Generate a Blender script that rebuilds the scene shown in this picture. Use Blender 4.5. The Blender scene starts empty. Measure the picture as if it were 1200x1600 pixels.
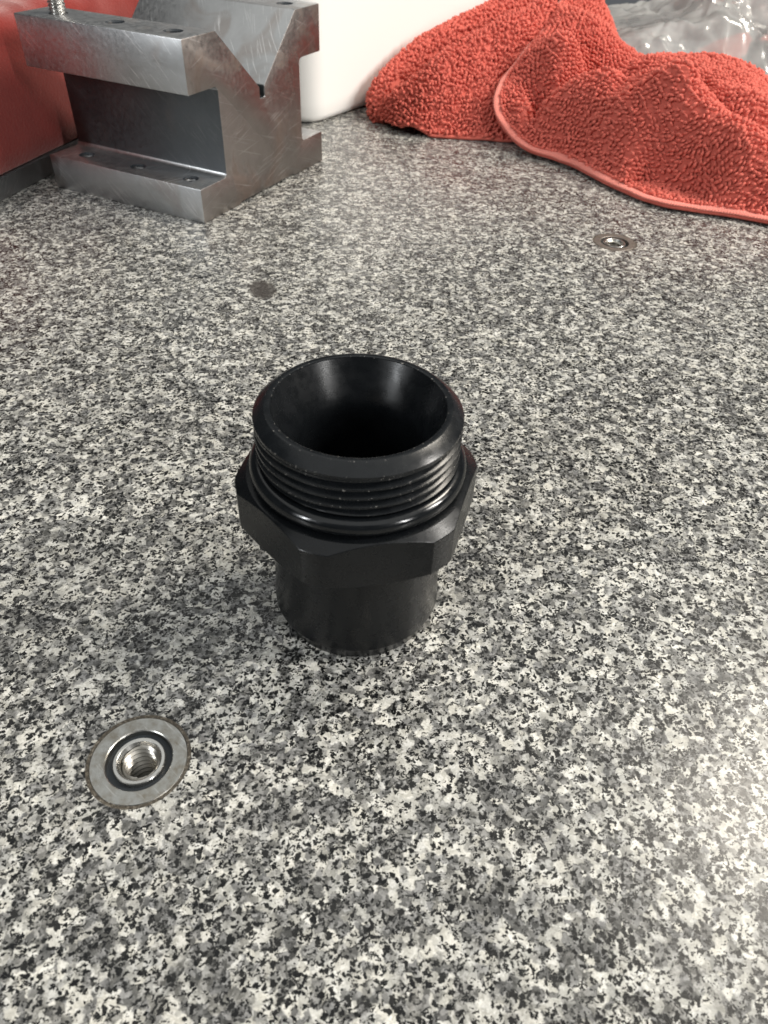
import bpy, bmesh, math, random
import numpy as np
from mathutils import Vector, Matrix, noise

S = bpy.context.scene
COL = S.collection
MM = 0.001
random.seed(7); RNG = np.random.default_rng(11)

# ------------------------------------------------------------------ camera
F_PX, PITCH, ROLL = 1163.755, math.radians(42.3986), math.radians(2.493)
CAM = np.array([5.776, -120.785, 139.001])            # millimetres
cp, sp, cr, sr = math.cos(PITCH), math.sin(PITCH), math.cos(ROLL), math.sin(ROLL)
_F = np.array([0, cp, -sp]); _R0 = np.array([1., 0, 0]); _U0 = np.array([0, sp, cp])
_R = cr*_R0 + sr*_U0; _U = -sr*_R0 + cr*_U0
cam_d = bpy.data.cameras.new('camera')
cam = bpy.data.objects.new('camera', cam_d); COL.objects.link(cam)
cam_d.sensor_fit = 'VERTICAL'; cam_d.sensor_height = 36; cam_d.sensor_width = 27
cam_d.lens = F_PX/1600*36
cam_d.clip_start = 0.005; cam_d.clip_end = 20
M4 = Matrix.Identity(4)
for i in range(3):
    M4[i][0] = _R[i]; M4[i][1] = _U[i]; M4[i][2] = -_F[i]; M4[i][3] = CAM[i]*MM
cam.matrix_world = M4
cam_d.dof.use_dof = True; cam_d.dof.focus_distance = 0.20; cam_d.dof.aperture_fstop = 34
S.camera = cam

def unp(px, py, z=0.0):                               # pixel + height -> point (mm)
    d = _F*F_PX + _R*(px-600) - _U*(py-800)
    return CAM + d*((z-CAM[2])/d[2])
def uny(px, py, Y):                                   # pixel + distance -> point (mm)
    d = _F*F_PX + _R*(px-600) - _U*(py-800)
    return CAM + d*((Y-CAM[1])/d[1])

# ------------------------------------------------------------------ light
W = bpy.data.worlds.new('World'); S.world = W; W.use_nodes = True
W.node_tree.nodes['Background'].inputs[0].default_value = (0.93, 0.97, 1, 1)
W.node_tree.nodes['Background'].inputs[1].default_value = 0.05
def lamp(name, loc, target, sx, sy, power, col):
    l = bpy.data.lights.new(name, 'AREA'); l.shape = 'RECTANGLE'; l.size = sx; l.size_y = sy
    l.energy = power; l.color = col
    o = bpy.data.objects.new(name, l); COL.objects.link(o)
    o.location = loc
    o.rotation_euler = (Vector(target)-Vector(loc)).to_track_quat('-Z', 'Y').to_euler()
    return o
lamp('ceiling_fill', (0.0, 0.2, 2.2), (0, 0.2, 0), 3.6, 4.4, 36, (0.99, 1, 0.97))  # unseen soft source, added to stand in for a bright ceiling
lamp('strip_lamp', (-1.10, -0.95, 0.72), (0, 0.05, 0), 0.06, 0.5, 10.5, (0.95, 0.98, 1))
lamp('strip_lamp', (1.10, -0.95, 0.72), (0, 0.05, 0), 0.06, 0.5, 10.5, (1, 0.99, 0.97))
lamp('side_lamp', (1.35, 0.02, 0.95), (0, 0.05, 0), 0.14, 0.5, 22.0, (1, 0.96, 0.90))
lamp('desk_lamp', (0.95, 0.62, 1.35), (0.05, 0.1, 0), 0.38, 0.42, 20, (1, 0.92, 0.80))
S.view_settings.view_transform = 'Standard'; S.view_settings.look = 'None'
S.view_settings.gamma = 1; S.view_settings.use_curve_mapping = False
S.view_settings.exposure = 0.0

# ------------------------------------------------------------------ helpers
def mesh_obj(name, verts, faces, mat, parent=None, smooth=None, scale=MM):
    me = bpy.data.meshes.new(name)
    me.from_pydata([tuple(float(c)*scale for c in v) for v in verts], [], [tuple(int(i) for i in f) for f in faces])
    if mat: me.materials.append(mat)
    if smooth is not None:
        me.polygons.foreach_set('use_smooth', [True]*len(me.polygons))
        if smooth < 179: me.set_sharp_from_angle(angle=math.radians(smooth))
    me.update()
    o = bpy.data.objects.new(name, me); COL.objects.link(o)
    if parent: o.parent = parent
    return o
def tag(o, label=None, cat=None, group=None, kind=None):
    if label: o['label'] = label
    if cat: o['category'] = cat
    if group: o['group'] = group
    if kind: o['kind'] = kind
    return o
def empty(name, loc, rz=0):
    o = bpy.data.objects.new(name, None); COL.objects.link(o)
    o.empty_display_size = 0.01
    o.location = [c*MM for c in loc]; o.rotation_euler = (0, 0, rz)
    return o
def grid_faces(nu, nv, wrap=False, off=0, flip=False):
    f = []
    for j in range(nv-1):
        for i in range(nu if wrap else nu-1):
            a = off+j*nu+i; b = off+j*nu+(i+1) % nu; c = b+nu; d = a+nu
            f.append((d, c, b, a) if flip else (a, b, c, d))
    return f
def lathe(name, prof, mat, parent=None, n=160, smooth=35, loc=(0, 0, 0)):
    """closed or open profile of (r, z), revolved; profile runs so that faces point outward"""
    v = []
    for r, z in prof:
        for k in range(n):
            t = 2*math.pi*k/n
            v.append((loc[0]+r*math.cos(t), loc[1]+r*math.sin(t), loc[2]+z))
    return mesh_obj(name, v, grid_faces(n, len(prof), True), mat, parent, smooth)
def thread(name, rc, depth, pitch, z0, z1, mat, parent=None, n=144, nz=10, inside=False, loc=(0, 0, 0), cap=None, crest=.22):
    """helical V thread as a (theta, z) sheet; cap(z) limits the radius"""
    cw = crest/2; ph = [0, .055, .14, .22, .30, .5-cw, .5, .5+cw, .70, .78, .86, .945]
    def rr(p):
        a = abs(p-.5); d = 0 if a <= cw+1e-6 else min(1, (a-cw)/(.445-cw))
        return rc+depth*d if inside else rc-depth*d
    turns = int((z1-z0)/pitch)+3; rows = [(t+p, rr(p)) for t in range(-2, turns) for p in ph]; v = []
    for q, r0 in rows:
        for k in range(n+1):
            z = z0+pitch*(q+k/n); zc = min(max(z, z0), z1); r = r0
            if cap: r = min(r, cap(zc))
            a = 2*math.pi*k/n
            v.append((loc[0]+r*math.cos(a), loc[1]+r*math.sin(a), loc[2]+zc))
    f = [q for q in grid_faces(n+1, len(rows), flip=inside) if max(v[i][2] for i in q)-min(v[i][2] for i in q) > 1e-6]
    return mesh_obj(name, v, f, mat, parent, 24)

class NT:
    """small node helper"""
    def __init__(s, name):
        s.m = bpy.data.materials.new(name); s.m.use_nodes = True
        s.t = s.m.node_tree; s.b = s.t.nodes['Principled BSDF']; s.out = s.t.nodes['Material Output']
        s._c = None
    def n(s, typ, **kw):
        x = s.t.nodes.new(typ)
        for k, val in kw.items(): setattr(x, k, val)
        return x
    def link(s, a, b): s.t.links.new(a, b)
    def coord(s):
        if s._c is None: s._c = s.n('ShaderNodeTexCoord').outputs['Object']
        return s._c
    def put(s, sock, val):
        if hasattr(val, 'is_linked') or isinstance(val, bpy.types.NodeSocket): s.link(val, sock)
        else: sock.default_value = val
    def mapping(s, scale=(1, 1, 1), rot=(0, 0, 0), src=None, loc=(0, 0, 0)):
        x = s.n('ShaderNodeMapping'); s.link(src or s.coord(), x.inputs[0])
        x.inputs['Location'].default_value = loc
        x.inputs['Rotation'].default_value = rot; x.inputs['Scale'].default_value = scale
        return x.outputs[0]
    def aniso(s, rot, scale, src):
        return s.mapping(scale, (0, 0, 0), s.mapping((1, 1, 1), rot, src))
    def noise(s, scale, vec=None, detail=3, rough=.55, dist=0, col=False):
        x = s.n('ShaderNodeTexNoise'); s.link(vec or s.coord(), x.inputs['Vector'])
        x.inputs['Scale'].default_value = scale; x.inputs['Detail'].default_value = detail
        x.inputs['Roughness'].default_value = rough; x.inputs['Distortion'].default_value = dist
        return x.outputs['Color' if col else 'Fac']
    def voro(s, scale, vec=None, feature='F1', rnd=1.0, soft=0.0):
        x = s.n('ShaderNodeTexVoronoi', feature='SMOOTH_F1' if soft else feature)
        if soft: x.inputs['Smoothness'].default_value = soft
        s.link(vec or s.coord(), x.inputs['Vector'])
        x.inputs['Scale'].default_value = scale; x.inputs['Randomness'].default_value = rnd
        return x
    def math(s, op, a, b=None, clamp=False):
        x = s.n('ShaderNodeMath', operation=op, use_clamp=clamp); s.put(x.inputs[0], a)
        if b is not None: s.put(x.inputs[1], b)
        return x.outputs[0]
    def ramp(s, fac, stops, interp='LINEAR'):
        x = s.n('ShaderNodeValToRGB'); s.link(fac, x.inputs[0]); r = x.color_ramp; r.interpolation = interp
        while len(r.elements) < len(stops): r.elements.new(.5)
        for e, (p, c) in zip(r.elements, stops):
            e.position = p; e.color = (c, c, c, 1) if not isinstance(c, tuple) else (*c, 1)
        return x.outputs[0]
    def mix(s, fac, a, b, mode='MIX'):
        x = s.n('ShaderNodeMix', data_type='RGBA', blend_type=mode)
        s.put(x.inputs[0], fac)
        for k, val in ((6, a), (7, b)):
            if isinstance(val, tuple): val = (*val, 1) if len(val) == 3 else val
            s.put(x.inputs[k], val)
        return x.outputs[2]
    def bump(s, h, strength=.3, dist=.0005, normal=None):
        x = s.n('ShaderNodeBump'); x.inputs['Strength'].default_value = strength; x.inputs['Distance'].default_value = dist
        s.link(h, x.inputs['Height'])
        if normal is not None: s.link(normal, x.inputs['Normal'])
        return x.outputs[0]
    def set(s, **kw):
        for k, val in kw.items():
            k = k.replace('_', ' ')
            if isinstance(val, tuple) and len(val) == 3: val = (*val, 1)
            s.put(s.b.inputs[k], val)
        return s

# ------------------------------------------------------------------ materials
def mat_granite():
    g = NT('granite')
    mr = g.mapping((1000, 1000, 1000)); mm = g.mapping((1060, 1060, 1060))
    wob = g.n('ShaderNodeVectorMath', operation='MULTIPLY_ADD')
    nz = g.n('ShaderNodeVectorMath', operation='SUBTRACT')
    g.link(g.noise(.55, mm, 3, .6, col=True), nz.inputs[0]); nz.inputs[1].default_value = (.5, .5, .5)
    g.link(nz.outputs[0], wob.inputs[0]); wob.inputs[1].default_value = (2.6, 2.6, 2.6); g.link(mm, wob.inputs[2])
    wv = wob.outputs[0]
    # feldspar / quartz crystals
    v1 = g.voro(.50, wv, soft=.18); sep = g.n('ShaderNodeSeparateColor'); g.link(v1.outputs['Color'], sep.inputs[0])
    clus = g.noise(.13, mm, 2, .5)
    val = g.math('ADD', sep.outputs[0], g.math('MULTIPLY', g.math('SUBTRACT', clus, .5), 1.1))
    base = g.ramp(val, [(0, (.036, .037, .036)), (.16, (.06, .061, .058)), (.34, (.12, .12, .112)), (.48, (.27, .27, .252)), (.68, (.45, .447, .412)), (1, (.68, .67, .615))])
    v2 = g.voro(1.25, wv, soft=.18); sep2 = g.n('ShaderNodeSeparateColor'); g.link(v2.outputs['Color'], sep2.inputs[0])
    base = g.mix(.32, base, g.ramp(sep2.outputs[1], [(0, .04), (.5, .25), (1, .68)]))
    base = g.mix(g.math('MULTIPLY', sep.outputs[1], .35), base, (1.0, .95, .85), 'MULTIPLY')
    grain = g.noise(2.6, mm, 4, .7)
    base = g.mix(.55, base, g.ramp(grain, [(.25, .28), (.75, .80)]), 'OVERLAY')
    fz = g.n('ShaderNodeVectorMath', operation='SUBTRACT'); g.link(g.noise(1.5, mm, 2, .6, col=True), fz.inputs[0]); fz.inputs[1].default_value = (.5, .5, .5)
    fw = g.n('ShaderNodeVectorMath', operation='MULTIPLY_ADD'); g.link(fz.outputs[0], fw.inputs[0]); fw.inputs[1].default_value = (1.1, 1.1, 1.1); g.link(wv, fw.inputs[2])
    fv = fw.outputs[0]
    # black mica flecks, in clusters
    vf = g.voro(.95, fv)
    sf = g.n('ShaderNodeSeparateColor'); g.link(vf.outputs['Color'], sf.inputs[0])
    cl2 = g.noise(.22, g.mapping(loc=(31, 7, 3), src=mm), 3, .6)
    th = g.math('SUBTRACT', 1.12, g.math('MULTIPLY', cl2, 1.05))
    pick = g.math('GREATER_THAN', sf.outputs[0], th)
    body = g.ramp(g.math('SUBTRACT', vf.outputs['Distance'], g.math('MULTIPLY', sf.outputs[1], .35)), [(.32, 1.0), (.42, 0.0)])
    fle = g.math('MULTIPLY', pick, body)
    vg = g.voro(1.9, g.aniso((0, 0, 1.1), (1, .5, 1), fv), rnd=1)
    sg = g.n('ShaderNodeSeparateColor'); g.link(vg.outputs['Color'], sg.inputs[0])
    pick2 = g.math('GREATER_THAN', sg.outputs[2], g.math('SUBTRACT', 1.16, g.math('MULTIPLY', cl2, .94)))
    body2 = g.ramp(vg.outputs['Distance'], [(.48, 1.0), (.60, 0.0)])
    fle2 = g.math('MULTIPLY', pick2, body2)
    fl = g.math('MAXIMUM', fle, fle2)
    dark = g.mix(g.math('MULTIPLY', sf.outputs[2], .7), (.004, .0045, .005), (.022, .022, .021))
    colr = g.mix(fl, base, dark)
    # faint grime patches
    dirt = g.ramp(g.noise(.02, mm, 4, .6), [(.35, .9), (.62, 1.0)])
    colr = g.mix(1.0, colr, dirt, 'MULTIPLY')
    # one dark stain
    st_ = unp(410, 452); d_ = g.n('ShaderNodeVectorMath', operation='DISTANCE')
    g.link(g.aniso((0, 0, -.35), (1, .62, 1), g.mapping(loc=(-st_[0], -st_[1], 0), src=g.mapping((1, 1, 0), src=mr))), d_.inputs[0]); d_.inputs[1].default_value = (0, 0, 0)
    sm = g.ramp(g.math('ADD', g.math('MULTIPLY', d_.outputs['Value'], .1), g.math('MULTIPLY', g.noise(.5, mm, 3, .6), .35)), [(.62, .9), (.78, 0.0)])
    colr = g.mix(sm, colr, (.040, .036, .033))
    g.set(Base_Color=colr)
    rg = g.math('ADD', g.ramp(g.noise(1.1, mm, 3, .6), [(.3, .17), (.7, .27)]), g.ramp(g.noise(.025, g.aniso((0, 0, .6), (1, 3, 1), mm), 4, .65), [(.4, 0.0), (.7, .12)]))
    g.set(Roughness=rg, Specular_IOR_Level=.30)
    g.set(Normal=g.bump(g.math('ADD', grain, g.math('MULTIPLY', fl, -.4)), .10, .0002))
    return g.m
def mat_black(name, base=.011, rough=.36, marks=.12, wear=0.0, spec=.34):
    g = NT(name)
    mm = g.mapping((1000, 1000, 1000))
    turn = g.noise(1.0, g.mapping((.05, .05, 9), src=mm), 3, .6)
    blot = g.noise(.35, mm, 4, .6)
    c = g.mix(blot, (base*.65, base*.78, base*.92), (base*1.25, base*1.45, base*1.7))
    if wear:
        sx = g.n('ShaderNodeSeparateXYZ'); g.link(mm, sx.inputs[0])
        ln = g.n('ShaderNodeVectorMath', operation='LENGTH'); g.link(g.mapping((1, 1, 0), src=mm), ln.inputs[0]); R_ = ln.outputs['Value']
        band = lambda c0, w0: g.math('LESS_THAN', g.math('ABSOLUTE', g.math('SUBTRACT', R_, c0)), w0)
        edge = g.math('MAXIMUM', g.math('MAXIMUM', band(17.2, .28), band(18.42, .10)), band(20.7, .13))
        sp_ = g.noise(1.6, mm, 3, .6)
        m = g.math('MULTIPLY', g.math('MULTIPLY', g.math('GREATER_THAN', sp_, 1-wear), edge), .5)
        c = g.mix(m, c, (.42, .40, .37))
    g.set(Base_Color=c, Roughness=g.ramp(blot, [(.3, rough-.06), (.7, rough+.07)]), Specular_IOR_Level=spec)
    g.set(Normal=g.bump(turn, marks, .0002))
    return g.m
def mat_steel(name, base=(.50, .505, .51), rough=.30, scratch=.6, stain=.35, rust=(.22, .15, .11)):
    g = NT(name)
    mm = g.mapping((1000, 1000, 1000))
    n1 = g.noise(.06, mm, 5, .62); n2 = g.noise(.5, mm, 4, .6)
    fine = g.noise(1.0, g.aniso((-.8, .1, 0), (.08, .12, 4.0), mm), 3, .6)
    c = g.mix(g.ramp(n1, [(.35, 0.0), (.75, 1.0)]), tuple(b*1.05 for b in base), tuple(b*.86 for b in base))
    st = g.math('MULTIPLY', g.ramp(g.noise(.045, g.mapping(loc=(9, 4, 2), src=mm), 3, .5, 1.0), [(.52, 0.0), (.68, 1.0)]), stain)
    c = g.mix(st, c, rust)
    # hairline scratches in three directions
    hs = None
    for rot, thr in (((-.72, .25, 0), .685), ((-.95, -.2, .1), .70), ((-.6, .1, .3), .72)):
        s_ = g.noise(1.0, g.aniso(rot, (.035, .06, 1.9), mm), 1, .4)
        k = g.math('GREATER_THAN', s_, thr)
        hs = k if hs is None else g.math('MAXIMUM', hs, k)
    hs = g.math('MULTIPLY', hs, g.ramp(g.noise(.05, g.mapping(loc=(3, 8, 1), src=mm), 2, .5), [(.36, .2), (.56, 1.0)]))
    c = g.mix(g.math('MULTIPLY', hs, .6*scratch), c, (.85, .85, .85))
    r = g.math('ADD', g.ramp(n2, [(.3, rough-.06), (.7, rough+.08)]), g.math('MULTIPLY', st, .25))
    g.set(Base_Color=c, Metallic=1.0, Roughness=r)
    g.set(Normal=g.bump(g.math('ADD', fine, g.math('MULTIPLY', hs, -.6)), .14*scratch, .0002))
    return g.m
def mat_turned(name, base, rough):
    g = NT(name); mm = g.mapping((1000, 1000, 1000)); fl = g.mapping((1, 1, 0), src=mm)
    ln = g.n('ShaderNodeVectorMath', operation='LENGTH'); g.link(fl, ln.inputs[0])
    cb = g.n('ShaderNodeCombineXYZ'); g.link(ln.outputs['Value'], cb.inputs[0])
    rings = g.noise(7.0, cb.outputs[0], 3, .7); bl = g.noise(.35, mm, 4, .65); sm = g.noise(.9, g.aniso((0, 0, .7), (.15, 2.0, 1), mm), 2, .5)
    c = g.mix(g.ramp(bl, [(.42, 0.0), (.72, 1.0)]), base, tuple(b*k for b, k in zip(base, (.62, .56, .48))))
    c = g.mix(.35, c, g.ramp(rings, [(.3, .25), (.7, .75)]), 'OVERLAY')
    c = g.mix(g.ramp(sm, [(.62, 0.0), (.70, .45)]), c, (.72, .72, .70))
    g.set(Base_Color=c, Metallic=1.0, Roughness=g.ramp(bl, [(.3, rough-.05), (.7, rough+.14)]), Normal=g.bump(rings, .25, .0001))
    return g.m
def mat_cloth(name, c0, c1, sheen=.5, rough=.9, bump=.6, sc=1.2):
    g = NT(name)
    mm = g.mapping((1000, 1000, 1000))
    a = g.noise(.06, mm, 3, .6); b = g.noise(sc, mm, 2, .6)
    c = g.mix(g.math('ADD', g.math('MULTIPLY', a, .6), g.math('MULTIPLY', b, .4)), c0, c1)
    g.set(Base_Color=c, Roughness=rough, Specular_IOR_Level=.15, Sheen_Weight=sheen, Sheen_Roughness=.5)
    g.b.inputs['Sheen Tint'].default_value = (1, .75, .7, 1)
    g.set(Normal=g.bump(b, bump, .0006))
    return g.m
M_GRANITE = mat_granite()
M_BLACK = mat_black('black_anodised', .0048, .27, .07)
M_BLACK_WORN = mat_black('black_anodised_worn', .0070, .26, .07, .355)
M_RUBBER = mat_black('black_rubber', .006, .17, .02, spec=.5)
M_STEEL = mat_steel('ground_steel', (.47, .475, .48), .40, 1.0)
M_STEEL_DARK = mat_steel('dark_steel', (.30, .305, .31), .42, .3, .2)
M_STAIN_REFLECT = mat_steel('stained_steel_reflection_tint', (.32, .295, .28), .40, .35, .75, (.20, .155, .13))  # real stains, plus reflected brown and darker tone put into the base
M_SCALE_SHADE = mat_steel('mill_scale_and_slot_shade', (.11, .118, .125), .44, .10, .1)  # mill scale on neck walls; on the slot, recess shade put into colour
M_INSERT = mat_turned('turned_steel', (.44, .44, .42), .30)
M_BRIGHT = mat_steel('bright_steel', (.62, .61, .585), .26, .1, .1)
M_DULL = mat_turned('dull_steel', (.26, .235, .215), .5)
M_BORE = mat_steel('oily_thread_steel', (.42, .40, .36), .32, .1, .3, (.12, .09, .06))
def mat_epoxy():
    g = NT('brown_epoxy'); mm = g.mapping((1000, 1000, 1000)); a = g.noise(1.3, mm, 4, .7)
    g.set(Base_Color=g.ramp(a, [(.35, (.022, .018, .013)), (.55, (.07, .058, .042)), (.72, (.26, .24, .20))]), Roughness=.55)
    g.set(Normal=g.bump(a, .5, .0004)); return g.m
M_EPOXY = mat_epoxy()
M_GRIME_SHADE = mat_black('grime_and_hole_shade', .03, .45, .5)  # groove grime; also darkens hole interiors, their shade put into the colour
M_TERRY = mat_cloth('terry_red', (.50, .092, .066), (.72, .185, .14), .10)
M_HEM = mat_cloth('hem_red', (.64, .18, .14), (.75, .25, .20), .3, .95, 1.0, 1.4)
M_FELT = mat_cloth('red_felt', (.13, .013, .011), (.27, .032, .025), .6, .95, .5, .7)
M_WHITE = NT('white_plastic').set(Base_Color=(.86, .85, .82), Roughness=.42).m

# ------------------------------------------------------------------ granite plate
INS = [(-41.2, -45.4, 10.05), (108.6, 226.4, 10.05)]
def granite_plate():
    hw = 14.0
    xs = sorted({-900, 900} | {c+s*hw for c, _, _ in INS for s in (-1, 1)})
    ys = sorted({-320, 760} | {c+s*hw for _, c, _ in INS for s in (-1, 1)})
    v, f = [], []
    for i in range(len(xs)-1):
        for j in range(len(ys)-1):
            x0, x1, y0, y1 = xs[i], xs[i+1], ys[j], ys[j+1]
            hole = [q for q in INS if x0 < q[0] < x1 and y0 < q[1] < y1 and abs(x1-x0-2*hw) < .1 and abs(y1-y0-2*hw) < .1]
            o = len(v)
            if not hole:
                v += [(x0, y0, 0), (x1, y0, 0), (x1, y1, 0), (x0, y1, 0)]; f.append((o, o+1, o+2, o+3)); continue
            cx, cy, r = hole[0]; n = 96
            for ring in range(3):
                for k in range(n):
                    t = 2*math.pi*k/n; c, s = math.cos(t), math.sin(t)
                    q = hw/max(abs(c), abs(s)) if ring == 0 else r+.25
                    v.append((cx+q*c, cy+q*s, 0 if ring < 2 else -22))
            f += grid_faces(n, 3, True, o, flip=True)
    # sides of the slab
    o = len(v); a, b, c, d = xs[0], xs[-1], ys[0], ys[-1]
    v += [(a, c, 0), (b, c, 0), (b, d, 0), (a, d, 0), (a, c, -120), (b, c, -120), (b, d, -120), (a, d, -120)]
    f += [(o+4, o+5, o+1, o), (o+5, o+6, o+2, o+1), (o+6, o+7, o+3, o+2), (o+7, o+4, o, o+3), (o+7, o+6, o+5, o+4)]
    return tag(mesh_obj('granite_plate', v, f, M_GRANITE), kind='structure')
granite_plate()
wall = mesh_obj('wall', [(-1500, 1300, -200), (1500, 1300, -200), (1500, 1300, 500), (-1500, 1300, 500)], [(0, 1, 2, 3)],
                NT('grey_wall').set(Base_Color=(.10, .11, .125), Roughness=.8).m)
tag(wall, kind='structure')

# ------------------------------------------------------------------ black fitting
def fitting():
    root = empty('hose_fitting', (0, 0, 0))
    tag(root, 'black anodised metal hose fitting with threaded top, rubber ring and hexagon flange', 'pipe fitting')
    H, HC, RC, RIN = 57.15, 55.3, 20.65, 17.17
    # barrel: hose tail with a bead at its foot
    p = [(13.0, 0.0), (17.7, 0.0), (17.95, .12), (18.1, .35), (19.4, 4.2), (19.4, 4.9), (19.25, 6.8), (19.08, 10), (19.0, 14), (18.95, 20), (18.95, 31.0)]
    lathe('barrel', p, M_BLACK, root, 200, 12)
    # hexagon with its corners turned off
    flat, rc, rch, z0, zt, phi = 23.35, 25.5, 23.1, 30.2, 41.45, math.radians(-106)
    half = math.acos(flat/rc)
    ths = []
    for k in range(6):
        c0 = phi+k*math.pi/3
        da = math.pi/6-half
        ths += [c0-da+2*da*i/6 for i in range(7)]
        nx = c0+math.pi/3-da
        ths += [c0+da+(nx-c0-da)*i/16 for i in range(1, 16)]
    rings = []
    def rad(t):
        u = (t-phi+math.pi/6) % (math.pi/3)-math.pi/6       # angle from nearest corner
        return min(rc, flat/math.cos(math.pi/6-abs(u)))
    zc = lambda r: zt-(r-rch)*math.tan(math.radians(33))
    zb = lambda r: z0+max(0, r-23.6)*math.tan(math.radians(24))
    for fn in (lambda t: (17.6, z0), lambda t: (min(rad(t), 23.2), z0), lambda t: (rad(t), zb(rad(t))), lambda t: (rad(t), zc(rad(t))-.12),
               lambda t: (rad(t)-.10, zc(rad(t))+.02), lambda t: (rch, zt), lambda t: (rch-.3, zt+.04), lambda t: (17.6, zt+.04)):
        rings += [(fn(t)[0]*math.cos(t), fn(t)[0]*math.sin(t), fn(t)[1]) for t in ths]
    mesh_obj('hex_flange', rings, grid_faces(len(ths), 8, True), M_BLACK, root, 14)
    # neck groove under the thread
    lathe('neck', [(18.3, 41.3), (18.3, 45.0), (18.6, 45.3), (19.2, 45.5)], M_BLACK, root, 160, 30)
    # thread with the chamfer at its start
    def cap(z):
        if z > HC: return RC-(z-HC)*(RC-18.35)/(H-HC)
        if z < 46.2: return 19.2+(z-45.4)*1.8
        return 99
    thread('thread', RC, 1.5, 2.117, 45.4, HC-.6, M_BLACK_WORN, root, 220, 26, cap=cap, crest=.20)
    lathe('rim', [(19.3, HC-.7), (RC-.02, HC-.62), (RC, HC-.5), (RC, HC), (18.5, H-.06), (18.32, H), (17.5, H), (RIN+.05, H-.08), (RIN, H-.25)], M_BLACK_WORN, root, 240, 22)
    lathe('bore', [(RIN, H-.25), (RIN-.12, H-.5), (RIN-2.0, H-4.4), (RIN-3.3, H-7.2), (RIN-3.9, H-8.8), (RIN-4.15, H-10), (13.0, H-11.5), (13.0, 0)], M_BLACK, root, 200, 30)
    # rubber ring
    v = []; R, r = 20.35, 1.95
    for j in range(28):
        b = 2*math.pi*j/28
        for k in range(200):
            t = 2*math.pi*k/200
            v.append(((R+r*math.cos(b))*math.cos(t), (R+r*math.cos(b))*math.sin(t), 43.42+r*math.sin(b)))
    f = [(j*200+k, j*200+(k+1) % 200, ((j+1) % 28)*200+(k+1) % 200, ((j+1) % 28)*200+k) for j in range(28) for k in range(200)]
    tag(mesh_obj('rubber_ring', v, f, M_RUBBER, root, 180), 'glossy black rubber sealing ring')
    return root
fitting()

# ------------------------------------------------------------------ threaded inserts in the plate
def insert(cx, cy, r, label, ring=None, bush=None):
    root = empty('threaded_insert', (cx, cy, 0))
    tag(root, label, 'insert', 'steel inserts set in the granite plate')
    lathe('epoxy_joint', [(r+.35, -.5), (r+.32, -.03), (r-.45, -.03), (r-.5, -.5)], M_EPOXY, root, 96)
    lathe('outer_ring', [(r-.4, -3), (r-.4, -.2), (r-.6, .05), (6.75, .06), (6.55, -.12), (6.5, -3.2)], ring or M_INSERT, root, 120, 30)
    lathe('groove', [(6.7, -1.5), (5.0, -1.5)], M_GRIME_SHADE, root, 96)
    lathe('bush', [(5.15, -3), (5.15, -.35), (5.0, -.15), (4.45, -.12), (4.3, -.2), (3.75, -1.1)], bush or M_BRIGHT, root, 120, 30)
    thread('thread', 3.2, .75, 1.5, -16, -.9, M_BORE, root, 96, 16, inside=True, crest=.12)
    lathe('floor', [(4.1, -16), (.01, -16)], M_GRIME_SHADE, root, 48)
    return root
insert(*INS[0], 'bright threaded steel insert let into the granite in front of the black fitting')
insert(*INS[1], 'dull threaded steel insert let into the granite beside the terry towel', M_DULL, M_INSERT)

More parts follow.
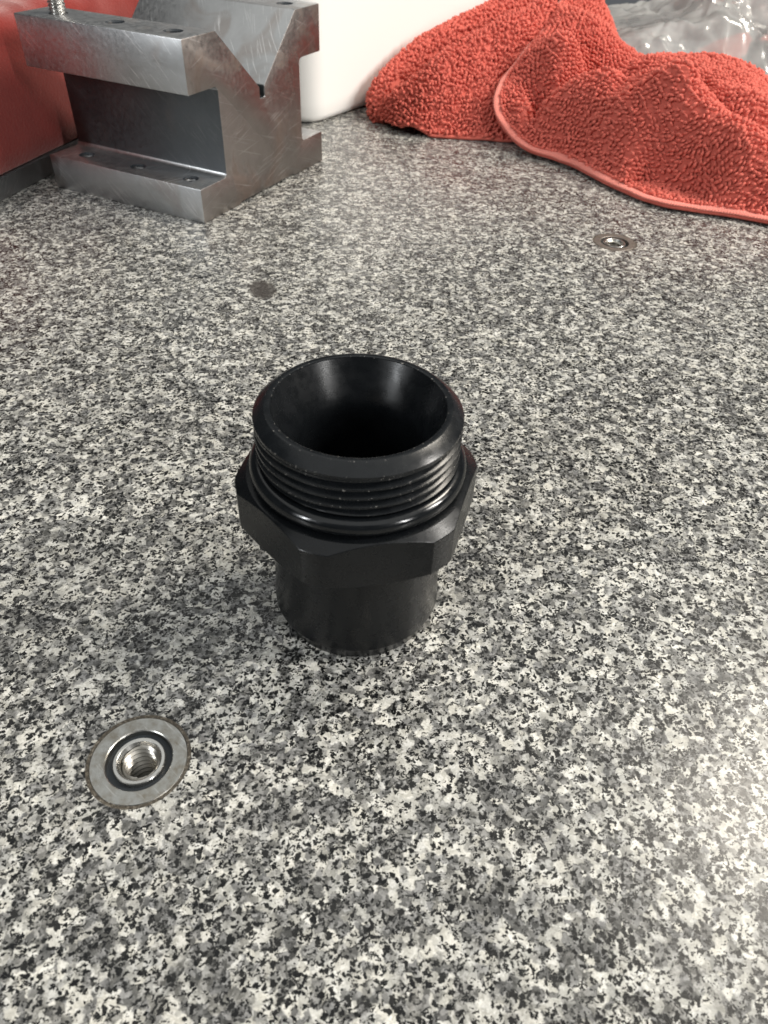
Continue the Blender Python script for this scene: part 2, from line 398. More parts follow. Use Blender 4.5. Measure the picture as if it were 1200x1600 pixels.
# ------------------------------------------------------------------ V-block
def vblock():
    bx, by, yaw = -84.27, 226.725, math.radians(64.606)
    Wd, n, hb, hf, ht, e, sz, L = 108.4, 20.27, 15.51, 53.82, 74.57, 22.63, 47.83, 92.4
    root = empty('v_block', (bx, by, 0), yaw)      # x = across, y = along the length
    tag(root, 'scratched grey steel V-block with a bolt stud, standing on the granite', 'v-block')
    fr = 2.2
    def arc(cx, cz, a0, a1, k=5): return [(cx+fr*math.cos(math.radians(a0+(a1-a0)*i/k)), cz+fr*math.sin(math.radians(a0+(a1-a0)*i/k))) for i in range(k+1)]
    sw = 2.0
    half = [(n+2, 0), (n+3, .9)]
    prof = [(0, 0), (n+9, 0), (n+10, 1.0), (Wd-n-10, 1.0), (Wd-n-9, 0), (Wd, 0), (Wd, hb)]
    prof += arc(Wd-n+fr, hb+fr, 270, 180) + arc(Wd-n+fr, hf-fr, 180, 90)[:]
    prof += [(Wd, hf), (Wd, ht), (Wd-e, ht), (Wd/2+sw, sz), (Wd/2+sw, sz-5), (Wd/2-sw, sz-5), (Wd/2-sw, sz), (e, ht), (0, ht), (0, hf)]
    prof += arc(n-fr, hf-fr, 90, 0) + arc(n-fr, hb+fr, 0, -90) + [(0, hb)]
    bm = bmesh.new()
    a = [bm.verts.new((x*MM, 0, z*MM)) for x, z in prof]; b = [bm.verts.new((x*MM, L*MM, z*MM)) for x, z in prof]
    bm.faces.new(a); bm.faces.new(b[::-1])
    for i in range(len(prof)):
        j = (i+1) % len(prof); bm.faces.new((a[j], a[i], b[i], b[j]))
    bmesh.ops.recalc_face_normals(bm, faces=bm.faces)
    me = bpy.data.meshes.new('body'); bm.to_mesh(me); bm.free(); me.materials.append(M_STEEL)
    body = bpy.data.objects.new('body', me); COL.objects.link(body)
    # holes: cut with real cylinders
    cut_v, cut_f = [], []
    holes = []
    for y in (13, 44.5, 77): holes += [(11.3, y, ht, 3.55, 22), (Wd-11.3, y, ht, 3.55, 22), (9.6, y, hb, 3.1, 12), (Wd-9.6, y, hb, 3.1, 12)]
    for hx, hy, hz, hr, dep in holes:
        o = len(cut_v); k = 40
        for z, rr in ((hz-dep, hr), (hz-.7, hr), (hz, hr+.7), (hz+2, hr+.7)):
            cut_v += [(hx+rr*math.cos(2*math.pi*i/k), hy+rr*math.sin(2*math.pi*i/k), z) for i in range(k)]
        cut_f += grid_faces(k, 4, True, o)
        cut_f += [tuple(o+i for i in range(k-1, -1, -1)), tuple(o+3*k+i for i in range(k))]
    cutter = mesh_obj('cutter', cut_v, cut_f, M_GRIME_SHADE)
    m = body.modifiers.new('bevel', 'BEVEL'); m.width = .5*MM; m.segments = 2; m.limit_method = 'ANGLE'; m.angle_limit = math.radians(40)
    m = body.modifiers.new('holes', 'BOOLEAN'); m.operation = 'DIFFERENCE'; m.object = cutter; m.solver = 'EXACT'; m.material_mode = 'TRANSFER'
    bpy.context.view_layer.update()
    ev = body.evaluated_get(bpy.context.evaluated_depsgraph_get())
    me2 = bpy.data.meshes.new_from_object(ev)
    body.modifiers.clear(); body.data = me2
    me2.materials.append(M_STAIN_REFLECT); me2.materials.append(M_SCALE_SHADE)
    for p_ in me2.polygons:
        c_ = p_.center/MM
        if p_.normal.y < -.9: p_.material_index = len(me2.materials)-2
        if hb+1.5 < c_.z < hf-1.5 and abs(p_.normal.x) > .8 and (abs(c_.x-n) < 1.0 or abs(c_.x-Wd+n) < 1.0): p_.material_index = len(me2.materials)-1
        if abs(c_.x-Wd/2) < sw+.2 and sz-5.5 < c_.z < sz and c_.y > 1 and c_.y < L-1: p_.material_index = len(me2.materials)-1
    me2.polygons.foreach_set('use_smooth', [True]*len(me2.polygons)); me2.set_sharp_from_angle(angle=math.radians(28))
    bpy.data.objects.remove(cutter)
    body.parent = root
    for hx, hy, hz, hr, dep in holes:
        if hx < Wd/2 and hz == hb:
            thread('thread', hr-.42, .4, 1.3, hz-dep+.2, hz-.9, M_STEEL_DARK, root, 48, 10, inside=True, loc=(hx, hy, 0))
    # the stud standing in the last hole of the near ledge
    st = thread('threaded_stud', 3.75, .55, 1.35, ht-20, ht+34, M_BRIGHT, root, 72, 12, loc=(11.3, 77, 0), crest=.15)
    lathe('stud_end', [(3.3, ht+33.9), (2.6, ht+34.6), (.01, ht+34.6)], M_BRIGHT, root, 48, loc=(11.3, 77, 0))
    return root
vblock()

# ------------------------------------------------------------------ white tub behind the block
def tub():
    A = unp(484, 199)[:2]; B = unp(588, 163)[:2]
    ang = math.atan2(B[1]-A[1], B[0]-A[0])
    root = empty('plastic_tub', (A[0], A[1], 0), ang)
    tag(root, 'smooth white plastic tub with rounded corners behind the V-block', 'tub')
    LX, LY, Hh, R = 270, 130, 120, 16
    def ring(z, off, taper):
        pts = []
        for cx, cy, a0 in ((LX-R, R, -90), (LX-R, LY-R, 0), (R, LY-R, 90), (R, R, 180)):
            for i in range(9):
                a = math.radians(a0+90*i/8); r = R-off
                x, y = cx+r*math.cos(a), cy+r*math.sin(a)
                pts.append((x+(x-LX/2)/LX*taper, y+(y-LY/2)/LY*taper, z))
        return pts
    v = []
    rows = [(0, 5.0, 0), (.7, 2.6, 0), (2.2, .9, 0), (4.5, .1, 0), (12, 0, .5), (40, 0, 2), (80, 0, 4), (Hh-1, 0, 6), (Hh, 1, 6), (Hh, 2.6, 6), (Hh-1, 3.2, 6), (40, 3.2, 2), (6, 3.4, 0), (4, 6, 0)]
    for z, off, tp in rows: v += ring(z, off, tp)
    f = grid_faces(36, len(rows), True) + [tuple(range(35, -1, -1)), tuple((len(rows)-1)*36+i for i in range(36))]
    mesh_obj('shell', v, f, M_WHITE, root, 60)
tub()

# ------------------------------------------------------------------ red felt-wrapped bundle behind the block, on its grey plate
def bundle():
    path = np.array([(-192, 228), (-187, 250), (-172, 307), (-158, 352), (-140, 398), (-112, 437), (-78, 462)], float)
    t = np.linspace(0, len(path)-1, 90); k = np.arange(len(path))
    px = np.interp(t, k, path[:, 0]); py = np.interp(t, k, path[:, 1])
    for _ in range(25):
        px[1:-1] = (px[:-2]+px[1:-1]*2+px[2:])/4; py[1:-1] = (py[:-2]+py[1:-1]*2+py[2:])/4
    tx, ty = np.gradient(px), np.gradient(py); ln = np.hypot(tx, ty); tx, ty = tx/ln, ty/ln
    root = empty('felt_bundle', (-190, 270, 0))
    tag(root, 'dark red felt bundle on a grey steel plate left of the V-block', 'cloth bundle')
    sec = [(0, 10.3), (1.0, 11.0), (.8, 20), (0, 35), (-.5, 50), (-1.5, 60)]
    R = 12
    sec += [(-2-R+R*math.cos(math.radians(a)), 61.5+R*math.sin(math.radians(a))) for a in range(10, 91, 10)]
    sec += [(-25, 74), (-45, 73.2), (-62, 72), (-74, 66), (-80, 50), (-82, 10.3)]
    v = []
    for i in range(len(px)):
        s = i*3.5
        for (o, z) in sec:
            p = Vector((px[i]*.03, py[i]*.03, z*.035))
            w = noise.noise(p)*2.4*(1 if z > 14 else .3) + 1.6*math.sin(s*.11+z*.06)*max(0, (z-45)/28)
            cr = 2.0*abs(math.sin(s*.16+1.1*noise.noise(p)))*max(0, (z-55)/18)
            v.append((px[i]+ty[i]*(o+w)+190, py[i]-tx[i]*(o+w)-270, z+(noise.noise(p*1.7+Vector((5, 2, 1)))*2.0-cr)*(z > 40)))
    ns = len(sec)
    f = [(i*ns+j, i*ns+j+1, (i+1)*ns+j+1, (i+1)*ns+j) for i in range(len(px)-1) for j in range(ns-1)]
    f += [tuple(range(ns-1, -1, -1)), tuple((len(px)-1)*ns+j for j in range(ns))]
    felt = mesh_obj('felt_cover', v, f, M_FELT, root, 180)
    bm = bmesh.new(); bm.from_mesh(felt.data); bmesh.ops.recalc_face_normals(bm, faces=bm.faces); bm.to_mesh(felt.data); bm.free()
    # grey plate it stands on
    a = np.array([-193.0, 228.0]); d = np.array([14.7, 57.0]); d /= np.hypot(*d); nrm = np.array([d[1], -d[0]])
    pts = []
    for (s, o) in ((0, 2.2), (95, 2.2), (95, -85), (0, -85)):
        q = a+d*s+nrm*o; pts.append((q[0]+190, q[1]-270))
    bm = bmesh.new()
    vs = [bm.verts.new((x*MM, y*MM, z*MM)) for z in (0, 10.0) for x, y in pts]
    for q in ((3, 2, 1, 0), (4, 5, 6, 7), (0, 1, 5, 4), (1, 2, 6, 5), (2, 3, 7, 6), (3, 0, 4, 7)): bm.faces.new([vs[i] for i in q])
    bmesh.ops.recalc_face_normals(bm, faces=bm.faces)
    bmesh.ops.bevel(bm, geom=list(bm.edges), offset=.0006, segments=2, affect='EDGES')
    me = bpy.data.meshes.new('steel_plate'); bm.to_mesh(me); bm.free(); me.materials.append(M_STEEL_DARK)
    o = bpy.data.objects.new('steel_plate', me); COL.objects.link(o); o.parent = root
bundle()

# ------------------------------------------------------------------ terry towel
def tps(points, lam=2.0):
    P = np.array(points, float); n = len(P); X = P[:, :2]
    def U(d2): return np.where(d2 > 1e-9, d2*np.log(np.maximum(d2, 1e-9)), 0)
    K = U(((X[:, None]-X[None])**2).sum(-1)) + lam*np.eye(n)*10
    Q = np.hstack([np.ones((n, 1)), X]); A = np.block([[K, Q], [Q.T, np.zeros((3, 3))]])
    w = np.linalg.solve(A, np.concatenate([P[:, 2], np.zeros(3)]))
    def ev(x, y):
        x, y = np.asarray(x, float), np.asarray(y, float); sh = x.shape; q = np.stack([x.ravel(), y.ravel()], 1)
        return (U(((q[:, None]-X[None])**2).sum(-1))@w[:n] + w[n] + q@w[n+1:]).reshape(sh)
    return ev
def resample(poly, n):
    poly = np.array(poly, float); d = np.r_[0, np.cumsum(np.linalg.norm(np.diff(poly, axis=0), axis=1))]
    s = np.linspace(0, d[-1], n)
    q = np.stack([np.interp(s, d, poly[:, k]) for k in range(poly.shape[1])], 1)
    for _ in range(6): q[1:-1] = (q[:-2]+2*q[1:-1]+q[2:])/4
    return q
def rumple(X, Y, amp, sc, seed=0.0):
    return np.array([[noise.noise(Vector((x*sc, y*sc, seed)))*amp for x, y in zip(r1, r2)] for r1, r2 in zip(X, Y)])

def towel():
    root = empty('towel', (110, 370, 0))
    tag(root, 'crumpled coral red terry towel lying on the granite', 'towel')
    off = np.array([110, 370, 0])
    # ---- front flap: hem line by pixel + height
    hem = [(905, -45, 60), (877, 0, 57), (847, 47, 50), (813, 83, 42), (787, 117, 32), (772, 150, 24), (773, 187, 13), (793, 213, 6.5), (820, 232, 4), (863, 245, 3.5), (897, 257, 3.2),
           (950, 285, 3), (1000, 307, 3), (1040, 319, 3), (1100, 328, 3), (1150, 335, 3), (1200, 344, 3), (1300, 366, 3)]
    H3 = np.array([unp(*h) for h in hem])
    inner = [(860, 60, 50), (830, 100, 44), (900, 20, 56), (903, 70, 51), (925, 40, 55), (937, 0, 56), (936, 60, 49), (800, 150, 31), (830, 140, 38), (880, 100, 43), (915, 122, 31), (860, 130, 36), (935, 125, 33),
             (800, 197, 12), (830, 186, 15), (870, 167, 22), (905, 150, 30), (950, 140, 35), (845, 207, 7), (880, 196, 11), (930, 172, 17), (975, 152, 27),
             (880, 231, 9), (920, 203, 21), (985, 166, 34), (1060, 140, 42), (950, 240, 15), (1000, 225, 23), (1060, 250, 17), (1000, 270, 9), (1100, 298, 9), (1060, 200, 30),
             (1120, 120, 44), (1180, 150, 42), (1130, 190, 36), (1180, 210, 34), (1160, 275, 19), (1200, 300, 12), (1230, 240, 26),
             (975, 98, 38), (1020, 97, 41), (1060, 94, 44), (1100, 89, 46), (1150, 99, 45), (1200, 134, 39), (1270, 190, 30)]
    I3 = np.array([unp(*h) for h in inner])
    back = np.array([(182, 545), (178, 520), (172, 500), (170, 485), (168, 475), (166, 470), (168, 466), (172, 463), (178, 460), (186, 456), (194, 452), (204, 448), (214, 444), (224, 438), (236, 430), (250, 420), (264, 408), (290, 380)], float)
    ctl = np.vstack([H3, I3, np.c_[back, np.full(len(back), 4.0)]])
    hB = tps(ctl, 1.0)
    NU, NV = 300, 130
    hp = resample(H3[:, :2], NU); bp = resample(back, NU)
    vv = np.linspace(0, 1, NV)**1.0
    X = hp[None, :, 0]*(1-vv[:, None])+bp[None, :, 0]*vv[:, None]
    Y = hp[None, :, 1]*(1-vv[:, None])+bp[None, :, 1]*vv[:, None]
    Z = np.maximum(hB(X, Y) + rumple(X, Y, 1.6, .055, 3)*np.minimum(1, vv*8)[:, None], 2.4)
    def fold(line, amp, w):
        q = resample(np.array([unp(*l) for l in line])[:, :2], 60)
        d2 = np.min((X[..., None]-q[:, 0])**2+(Y[..., None]-q[:, 1])**2, -1)
        return amp*np.exp(-d2/(w*w))
    for line, amp, w in (([(797, 200, 14), (870, 168, 24), (945, 142, 35)], 8, 7), ([(815, 212, 7), (880, 192, 12), (940, 168, 19)], -9, 6),
                         ([(882, 231, 9), (920, 203, 21), (985, 166, 34), (1060, 150, 41)], 9, 7), ([(840, 125, 39), (890, 118, 38), (930, 118, 33)], -13, 9),
                         ([(950, 118, 34), (1010, 112, 39), (1070, 112, 43)], -8, 5), ([(1010, 150, 36), (1080, 200, 31), (1140, 240, 25), (1200, 290, 14)], 7, 9),
                         ([(930, 225, 14), (1000, 245, 17), (1080, 285, 10)], -7, 13), ([(1080, 130, 42), (1150, 180, 38), (1210, 230, 28)], -7, 7), ([(1040, 190, 33), (1090, 260, 18)], -4, 9), ([(1120, 205, 35), (1170, 255, 22)], -5, 7)):
        Z = np.maximum(Z+fold(line, amp, w), 2.4)
    hz = resample(H3, NU)[:, 2]
    bl = np.clip(vv*9, 0, 1)[:, None]; bl = bl*bl*(3-2*bl)
    Z = hz[None]*(1-bl)+Z*bl
    VB = np.stack([X, Y, Z], -1)
    # ---- left bundle: two rolled folds
    pts = []
    pts += [tuple(unp(*q)) for q in [(586, 172, 2.5), (593, 188, 2), (625, 204, 2), (680, 211, 2), (730, 214, 2), (785, 218, 2), (850, 238, 2), (622, 194, 9), (655, 200, 8)]]
    pts += [tuple(uny(*q)) for q in [(616, 160, 396), (645, 143, 399), (672, 117, 405), (700, 93, 413), (740, 70, 425), (780, 49, 440), (830, 24, 458), (866, 6, 470)]]       # front roll
    pts += [tuple(uny(*q)) for q in [(605, 178, 394), (640, 187, 381), (700, 188, 379), (760, 190, 378), (640, 168, 390), (700, 150, 391), (760, 140, 391), (720, 120, 402), (770, 95, 412)]]
    val = [(8, 409, 7), (20, 416, 7), (29, 425, 8), (40, 435, 9), (53, 449, 12), (68, 464, 15), (86, 484, 20)]
    pts += val
    pts += [(-5, 405, 12), (0, 420, 4), (10, 436, 4), (24, 452, 5), (42, 474, 7), (60, 500, 9), (80, 530, 9), (100, 400, 22), (110, 430, 30), (120, 480, 36), (135, 540, 26)]
    hA = tps(np.array(pts), 1.0)
    frontA = np.array([unp(586, 172, 2.5), unp(593, 188, 2), unp(625, 204, 2), unp(680, 211, 2), unp(730, 214, 2), unp(785, 218, 2), np.array([85, 372, 2]), np.array([118, 392, 2]), np.array([140, 440, 2])])[:, :2]
    backA = np.array([(-12, 417), (-15, 424), (-8, 442), (6, 464), (24, 490), (44, 514), (64, 535), (100, 555), (140, 540)], float)
    NUa, NVa = 170, 120
    fa, ba = resample(frontA, NUa), resample(backA, NUa)
    va = np.linspace(0, 1, NVa)
    XA = fa[None, :, 0]*(1-va[:, None])+ba[None, :, 0]*va[:, None]; YA = fa[None, :, 1]*(1-va[:, None])+ba[None, :, 1]*va[:, None]
    ZA = np.maximum(hA(XA, YA)+rumple(XA, YA, 1.8, .05, 9), 2.0)
    edge = np.minimum(1, np.minimum(va, 1-va)*9)[:, None]; ZA = 2+(ZA-2)*np.sqrt(np.clip(edge, 0, 1))
    def foldA(line, amp, w, dy=0):
        q = resample(np.array([uny(*l) for l in line])[:, :2], 60)
        return amp*np.exp(-np.min((XA[..., None]-q[:, 0]+dy*.55)**2+(YA[..., None]-q[:, 1]-dy*.83)**2, -1)/(w*w))
    rl = [(630, 150, 398), (672, 117, 405), (700, 93, 413), (740, 70, 425), (780, 49, 440), (830, 24, 458), (866, 6, 470)]
    ZA = np.maximum(ZA+foldA(rl, 5, 9, -1)+foldA([(690, 200, 378), (735, 165, 388), (790, 130, 396)], -3, 9)+foldA([(640, 190, 382), (680, 160, 390), (700, 130, 398)], 3.5, 8), 2.0)
    # keep the bundle below the flap that lies on it
    inside = hB(XA, YA)-6
    d = np.min(((XA[..., None]-hp[::6, 0])**2+(YA[..., None]-hp[::6, 1])**2), -1)
    hemx = np.interp(YA, np.sort(hp[:120, 1]), hp[:120, 0][np.argsort(hp[:120, 1])])
    ZA = np.where((XA > hemx-1), np.minimum(ZA, np.maximum(inside, 2)), ZA)
    VA = np.stack([XA, YA, ZA], -1)
    def norms(V):
        du = np.gradient(V, axis=1); dv = np.gradient(V, axis=0); n = np.cross(du, dv); n /= np.linalg.norm(n, axis=-1, keepdims=True)+1e-9
        return np.where(n[..., 2:3] < 0, -n, n)
    # closed sheets: upper face, lower face 2.2 mm below
    def sheet(name, V):
        nv, nu = V.shape[:2]; N = norms(V); low = V-N*1.8; low[..., 2] = np.maximum(np.minimum(low[..., 2], V[..., 2]-.3), .35)
        vts = np.vstack([V.reshape(-1, 3), low.reshape(-1, 3)])-off; n0 = nu*nv
        f = grid_faces(nu, nv)+grid_faces(nu, nv, off=n0, flip=True)
        rim = [i for i in range(nu)]+[j*nu+nu-1 for j in range(1, nv)]+[(nv-1)*nu+i for i in range(nu-2, -1, -1)]+[j*nu for j in range(nv-2, 0, -1)]
        for a, b in zip(rim, rim[1:]+rim[:1]): f.append((b, a, a+n0, b+n0))
        return mesh_obj(name, vts, f, M_TERRY, root, 180), N
    so, NB = sheet('front_flap', VB); sa, NA = sheet('rolled_fold', VA)
    # back fold: a fat roll lying behind, its rounded end towards the tub
    rp = [(593, 172, 402), (596, 152, 407), (605, 124, 420), (630, 88, 440), (660, 57, 456), (690, 37, 470), (720, 20, 484), (762, 0, 504), (812, -22, 530), (870, -50, 566)]
    top = np.array([uny(*q) for q in rp]); NP, NC = 150, 56
    tp = resample(top, NP); tg2 = np.gradient(tp[:, :2], axis=0); tg2 /= np.linalg.norm(tg2, axis=1, keepdims=True); sd = np.stack([tg2[:, 1], -tg2[:, 0]], 1)
    VR = np.zeros((NP, NC, 3)); NR = np.zeros((NP, NC, 3))
    for a_ in range(NP):
        u = a_/(NP-1); endk = min(1, math.sqrt(min(1, u/.10)+.02))
        b_ = tp[a_, 2]/2; h_ = (10+4*min(1, u*3))*endk
        for c_ in range(NC):
            t_ = 2*math.pi*c_/NC; w_ = 1+.10*noise.noise(Vector((u*7, math.cos(t_)*1.2, math.sin(t_)*1.2)))
            cs, sn = math.cos(t_), math.sin(t_)
            o_ = h_*w_*math.copysign(abs(cs)**(.85 if sn > 0 else .45), cs)+.30*b_*(sn+.2)*min(1, max(0, u-.12)*4); VR[a_, c_] = (tp[a_, 0]+sd[a_, 0]*o_, tp[a_, 1]+sd[a_, 1]*o_, max(.4, b_+b_*w_*sn))
            NR[a_, c_] = (sd[a_, 0]*cs, sd[a_, 1]*cs, sn)
    fR = grid_faces(NC, NP, True)+[tuple(range(NC-1, -1, -1)), tuple((NP-1)*NC+k for k in range(NC))]
    ro = mesh_obj('back_fold', VR.reshape(-1, 3)-off, fR, M_TERRY, root, 180)
    bm = bmesh.new(); bm.from_mesh(ro.data); bmesh.ops.recalc_face_normals(bm, faces=bm.faces); bm.to_mesh(ro.data); bm.free()
    # ---- hem: flat woven strip along the edge of the flap
    hv = []; ns = 10
    hc = np.c_[hp, np.maximum(Z[0], 2.4)]
    tg = np.gradient(hc, axis=0); tg /= np.linalg.norm(tg, axis=1, keepdims=True)
    inw = VB[3]-VB[0]; inw -= (inw*tg).sum(1, keepdims=True)*tg; inw /= np.linalg.norm(inw, axis=1, keepdims=True)
    upn = np.cross(tg, inw); upn = np.where(upn[:, 2:3] < 0, -upn, upn)
    NH = 1000; k0 = np.linspace(0, NU-1, NH)
    def up(A): return np.stack([np.interp(k0, np.arange(NU), A[:, c]) for c in range(3)], 1)
    hc, inw, upn = up(hc), up(inw), up(upn)
    for i in range(NH):
        wob = 1+.16*noise.noise(Vector((i*.06, 2, 1)))+.10*math.sin(i*2.1)+.08*noise.noise(Vector((i*.7, 5, 1)))
        lift = .35*noise.noise(Vector((i*.035, 8, 3)))
        for k in range(ns):
            a = 2*math.pi*k/ns
            q = hc[i]+inw[i]*(2.1+3.0*math.cos(a)*wob)+upn[i]*(.3+lift+.8*math.sin(a)*wob)
            q[2] = max(q[2], .25)
            hv.append(q-off)
    f = [(i*ns+k, i*ns+(k+1) % ns, (i+1)*ns+(k+1) % ns, (i+1)*ns+k) for i in range(NH-1) for k in range(ns)]
    f += [tuple(range(ns-1, -1, -1)), tuple((NH-1)*ns+k for k in range(ns))]
    hm = mesh_obj('hem', hv, f, M_HEM, root, 180)
    bm = bmesh.new(); bm.from_mesh(hm.data); bmesh.ops.recalc_face_normals(bm, faces=bm.faces); bm.to_mesh(hm.data); bm.free()
    tag(hm, 'smooth paler woven hem along the towel edge')
    # ---- terry loops: short fat yarn loops all over both sheets
    # unit loop: bent capsule, 6 x 5
    ring, seg = 6, 5; tv = []
    for s in range(seg):
        u = -1+2*s/(seg-1); rr = math.sqrt(max(0, 1-(u*.92)**2)); bend = -.55*u*u
        for k in range(ring):
            a = 2*math.pi*k/ring
            tv.append((u, rr*math.cos(a), bend+rr*math.sin(a)))
    tv = np.array(tv); tf = grid_faces(ring, seg, True)+[tuple(range(ring-1, -1, -1)), tuple((seg-1)*ring+k for k in range(ring))]
    allv, allf = [], []
    def scatter(V, N, pitch, vmin, vmax, skipmask=None, rows=True):
        nv, nu = V.shape[:2]
        e = np.cross(V[1:, :-1]-V[:-1, :-1], V[:-1, 1:]-V[:-1, :-1]); ar = np.linalg.norm(e, axis=-1)
        ar[:int(vmin*nv)] = 0; ar[int(vmax*nv):] = 0
        if skipmask is not None: ar = ar*(~skipmask[:-1, :-1])
        # woven rows first, then loose loops wherever a gap is left
        cu, cv, cr_ = [], [], []
        rowlen = np.r_[0, np.cumsum(np.median(np.linalg.norm(np.diff(V, axis=0), axis=-1), axis=1))]
        for ri, sd_ in enumerate(np.arange(vmin*rowlen[-1], vmax*rowlen[-1], pitch*1.02) if rows else []):
            vj = min(np.interp(sd_, rowlen, np.arange(nv)), nv-1.001); j0 = int(vj)
            al = np.r_[0, np.cumsum(np.linalg.norm(np.diff(V[j0], axis=0), axis=-1))]
            ss = np.arange(.5*(ri % 2)*pitch, al[-1], pitch)
            ui = np.clip(np.interp(ss+RNG.normal(0, .22, len(ss)), al, np.arange(nu)), 0, nu-1.001)
            cu.append(ui); cv.append(np.clip(vj+RNG.normal(0, .10, len(ss)), 0, nv-1.001)); cr_.append(np.full(len(ss), ri))
        n2 = int(ar.sum()/(pitch*pitch)*(1.6 if rows else 2.8))
        idx = RNG.choice(ar.size, n2, p=(ar/ar.sum()).ravel()); jj, ii = np.divmod(idx, nu-1)
        cu = np.concatenate(cu+[ii+RNG.random(n2)]); cv = np.concatenate(cv+[jj+RNG.random(n2)]); cr_ = np.concatenate(cr_+[RNG.integers(0, 2, n2)])
        i, j = cu.astype(int), cv.astype(int)
        ok_ = ar[j, i] > 0; cu, cv, cr_, i, j = cu[ok_], cv[ok_], cr_[ok_], i[ok_], j[ok_]; fu, fv = cu-i, cv-j; n = len(cu)
        def bl(A): return (A[j, i]*((1-fu)*(1-fv))[:, None]+A[j, i+1]*(fu*(1-fv))[:, None]+A[j+1, i]*((1-fu)*fv)[:, None]+A[j+1, i+1]*(fu*fv)[:, None])
        P, Q = bl(V), bl(N); TU = V[j, i+1]-V[j, i]; TU /= np.linalg.norm(TU, axis=1, keepdims=True)+1e-9
        cell = {}; keep = []
        g = np.floor(P/pitch).astype(int)
        for k in range(n):
            key = tuple(g[k]); ok = True
            for a in (-1, 0, 1):
                for b in (-1, 0, 1):
                    for c in (-1, 0, 1):
                        for m in cell.get((key[0]+a, key[1]+b, key[2]+c), ()):
                            if ((P[k]-P[m])**2).sum() < (pitch*.74)**2: ok = False; break
                        if not ok: break
                    if not ok: break
                if not ok: break
            if ok: cell.setdefault(key, []).append(k); keep.append(k)
        for k in keep:
            nn = Q[k]/np.linalg.norm(Q[k]); t = TU[k]-nn*(TU[k]@nn); t /= np.linalg.norm(t)+1e-9; b = np.cross(nn, t)
            a = (1.05 if cr_[k] % 2 else .55)+random.gauss(0, .42 if rows else 1.0)
            ax = t*math.cos(a)+b*math.sin(a)+nn*random.gauss(.0, .35); ax /= np.linalg.norm(ax)
            by = np.cross(nn, ax); by /= np.linalg.norm(by); bz = np.cross(ax, by)
            l, w, h = 1.45*random.uniform(.7, 1.3), .80*random.uniform(.75, 1.25), 1.3*random.uniform(.8, 1.2)
            q = P[k]+nn*random.uniform(.8, 2.2)-off
            o = len(allv)*len(tv)
            allv.append(q+tv[:, :1]*l*ax+tv[:, 1:2]*w*by+tv[:, 2:]*h*bz)
            allf.extend(tuple(x+o for x in ff) for ff in tf)
    scatter(VB, NB, 2.2, .022, .80)
    scatter(VA, NA, 2.2, .0, .88, VA[..., 0] > hemx+14, False)
    scatter(np.concatenate([VR, VR[:, :1]], 1), np.concatenate([NR, NR[:, :1]], 1), 2.2, 0, 1, None, False)
    lv = np.vstack(allv); lv[:, 2] = np.maximum(lv[:, 2], .15)
    lo = mesh_obj('terry_loops', lv, allf, M_TERRY, root, 180)
    tag(lo, kind='stuff')
    print('loops', len(allv))
towel()

# ------------------------------------------------------------------ clear bag behind the towel
def mat_bag():
    g = NT('clear_film'); g.t.nodes.remove(g.b)
    tr = g.n('ShaderNodeBsdfTransparent'); gl = g.n('ShaderNodeBsdfGlossy'); df = g.n('ShaderNodeBsdfTranslucent'); d2 = g.n('ShaderNodeBsdfDiffuse')
    gl.inputs['Roughness'].default_value = .17; df.inputs[0].default_value = (.9, .9, .88, 1); d2.inputs[0].default_value = (.85, .85, .83, 1)
    fr = g.n('ShaderNodeFresnel'); fr.inputs[0].default_value = 1.45
    a = g.n('ShaderNodeMixShader'); b = g.n('ShaderNodeMixShader'); c = g.n('ShaderNodeMixShader')
    a.inputs[0].default_value = .5; g.link(df.outputs[0], a.inputs[1]); g.link(d2.outputs[0], a.inputs[2])
    haze = g.ramp(g.noise(35, None, 3, .6), [(.3, .30), (.7, .62)])
    g.link(haze, b.inputs[0]); g.link(tr.outputs[0], b.inputs[1]); g.link(a.outputs[0], b.inputs[2])
    g.link(g.math('ADD', fr.outputs[0], .05), c.inputs[0]); g.link(b.outputs[0], c.inputs[1]); g.link(gl.outputs[0], c.inputs[2])
    g.link(c.outputs[0], g.out.inputs[0])
    return g.m
def ridged(x, y, sc, seed):
    return 1-abs(noise.noise(Vector((x*sc, y*sc, seed))))*2
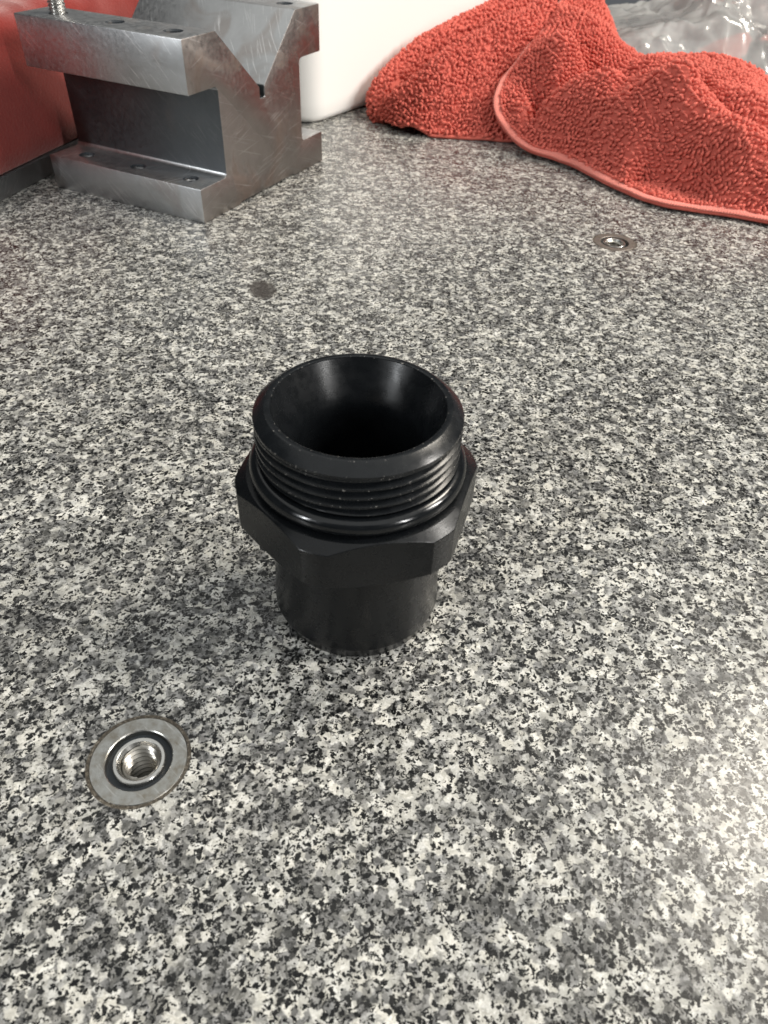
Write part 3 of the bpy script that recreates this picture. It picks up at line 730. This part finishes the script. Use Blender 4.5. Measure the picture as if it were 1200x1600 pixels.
def bag():
    cx, cy = 285.0, 610.0
    root = empty('plastic_bag', (cx, cy, 0))
    tag(root, 'crumpled clear plastic bag lying behind the red towel', 'bag')
    nu, nv = 190, 140; LX, LY = 300.0, 210.0
    rr = np.random.default_rng(4)
    U, V = np.meshgrid(np.linspace(0, 1, nu), np.linspace(0, 1, nv)); X, Y = (U-.5)*LX, (V-.5)*LY
    E_ = np.clip(1-(2*abs(U-.5))**3.5, 0, 1)*np.clip(1-(2*abs(V-.5))**3, 0, 1)
    Z = 46+10*np.sin(X*.021+1)*np.cos(Y*.028)
    for k in range(230):                           # sharp creases: tents along random lines
        big = k < 26
        cx_, cy_, an = rr.uniform(-LX/2, LX/2), rr.uniform(-LY/2, LY/2), rr.uniform(0, math.pi)
        d = (X-cx_)*math.sin(an)-(Y-cy_)*math.cos(an); t = (X-cx_)*math.cos(an)+(Y-cy_)*math.sin(an)
        d = d+.0015*rr.uniform(-1, 1)*t*t
        w_, l_, a_ = (rr.uniform(14, 34), rr.uniform(50, 130), rr.uniform(6, 15)) if big else (rr.uniform(2.5, 9), rr.uniform(14, 60), rr.uniform(1.5, 4.5))
        Z += rr.choice((1, 1, -1))*a_*np.clip(1-abs(d)/(w_*np.clip(1-abs(t)/l_, .05, 1)), 0, 1)*np.clip(1-abs(t)/l_, 0, 1)
    Z = 1.2+E_*np.clip(Z-1.2, 6, 75)
    top = np.stack([X, Y, Z], -1).reshape(-1, 3)
    mesh_obj('upper_film', top, grid_faces(nu, nv), M_BAG, root, 30)
    mesh_obj('lower_film', np.c_[top[:, :2], np.full(len(top), .5)], grid_faces(nu, nv, flip=True), M_BAG, root, 180)
M_BAG = mat_bag()
bag()
def cap_ring(x, y, s, rot, label):
    root = empty('plug', (x, y, .8), rot)
    tag(root, label, 'plug', 'small black plugs inside the bag')
    lathe('body', [(.01, 0), (7*s, 0), (7*s, 8*s), (5.2*s, 8*s), (5.2*s, 14*s), (4.6*s, 14.6*s), (.01, 14.6*s)], M_BLACK, root, 40, 30)
    lathe('collar', [(7*s, 3*s), (9*s, 3.2*s), (9*s, 5*s), (7*s, 5.2*s)], M_BLACK, root, 6, 20)
for q in [(1004, 84, 600, 1.0, 'smaller black plug in the clear bag beside the upright towel fold'), (1180, 100, 575, 1.7, 'larger black plug under the creased end of the clear bag')]:
    p = uny(*q[:3])
    cap_ring(p[0], p[1], q[3], q[0], q[4])
def rag():
    root = empty('red_rag', (340, 640, 0))
    tag(root, 'folded dark red rag seen through the clear bag', 'rag')
    nu, nv = 60, 40; v = []
    for j in range(nv):
        for i in range(nu):
            u, w = i/(nu-1), j/(nv-1); e = max(0, 1-(2*abs(u-.5))**4)*max(0, 1-(2*abs(w-.5))**4)
            x, y = (u-.5)*130, (w-.5)*80
            v.append((x, y, .9+e*(20+9*noise.noise(Vector((x*.03, y*.05, 4)))+2*noise.noise(Vector((x*.1, y*.1, 2))))))
    n0 = len(v); v += [(x, y, .8) for x, y, z in v]
    f = grid_faces(nu, nv)+grid_faces(nu, nv, off=n0, flip=True)
    mesh_obj('cloth', v, f, M_TERRY, root, 180)
rag()
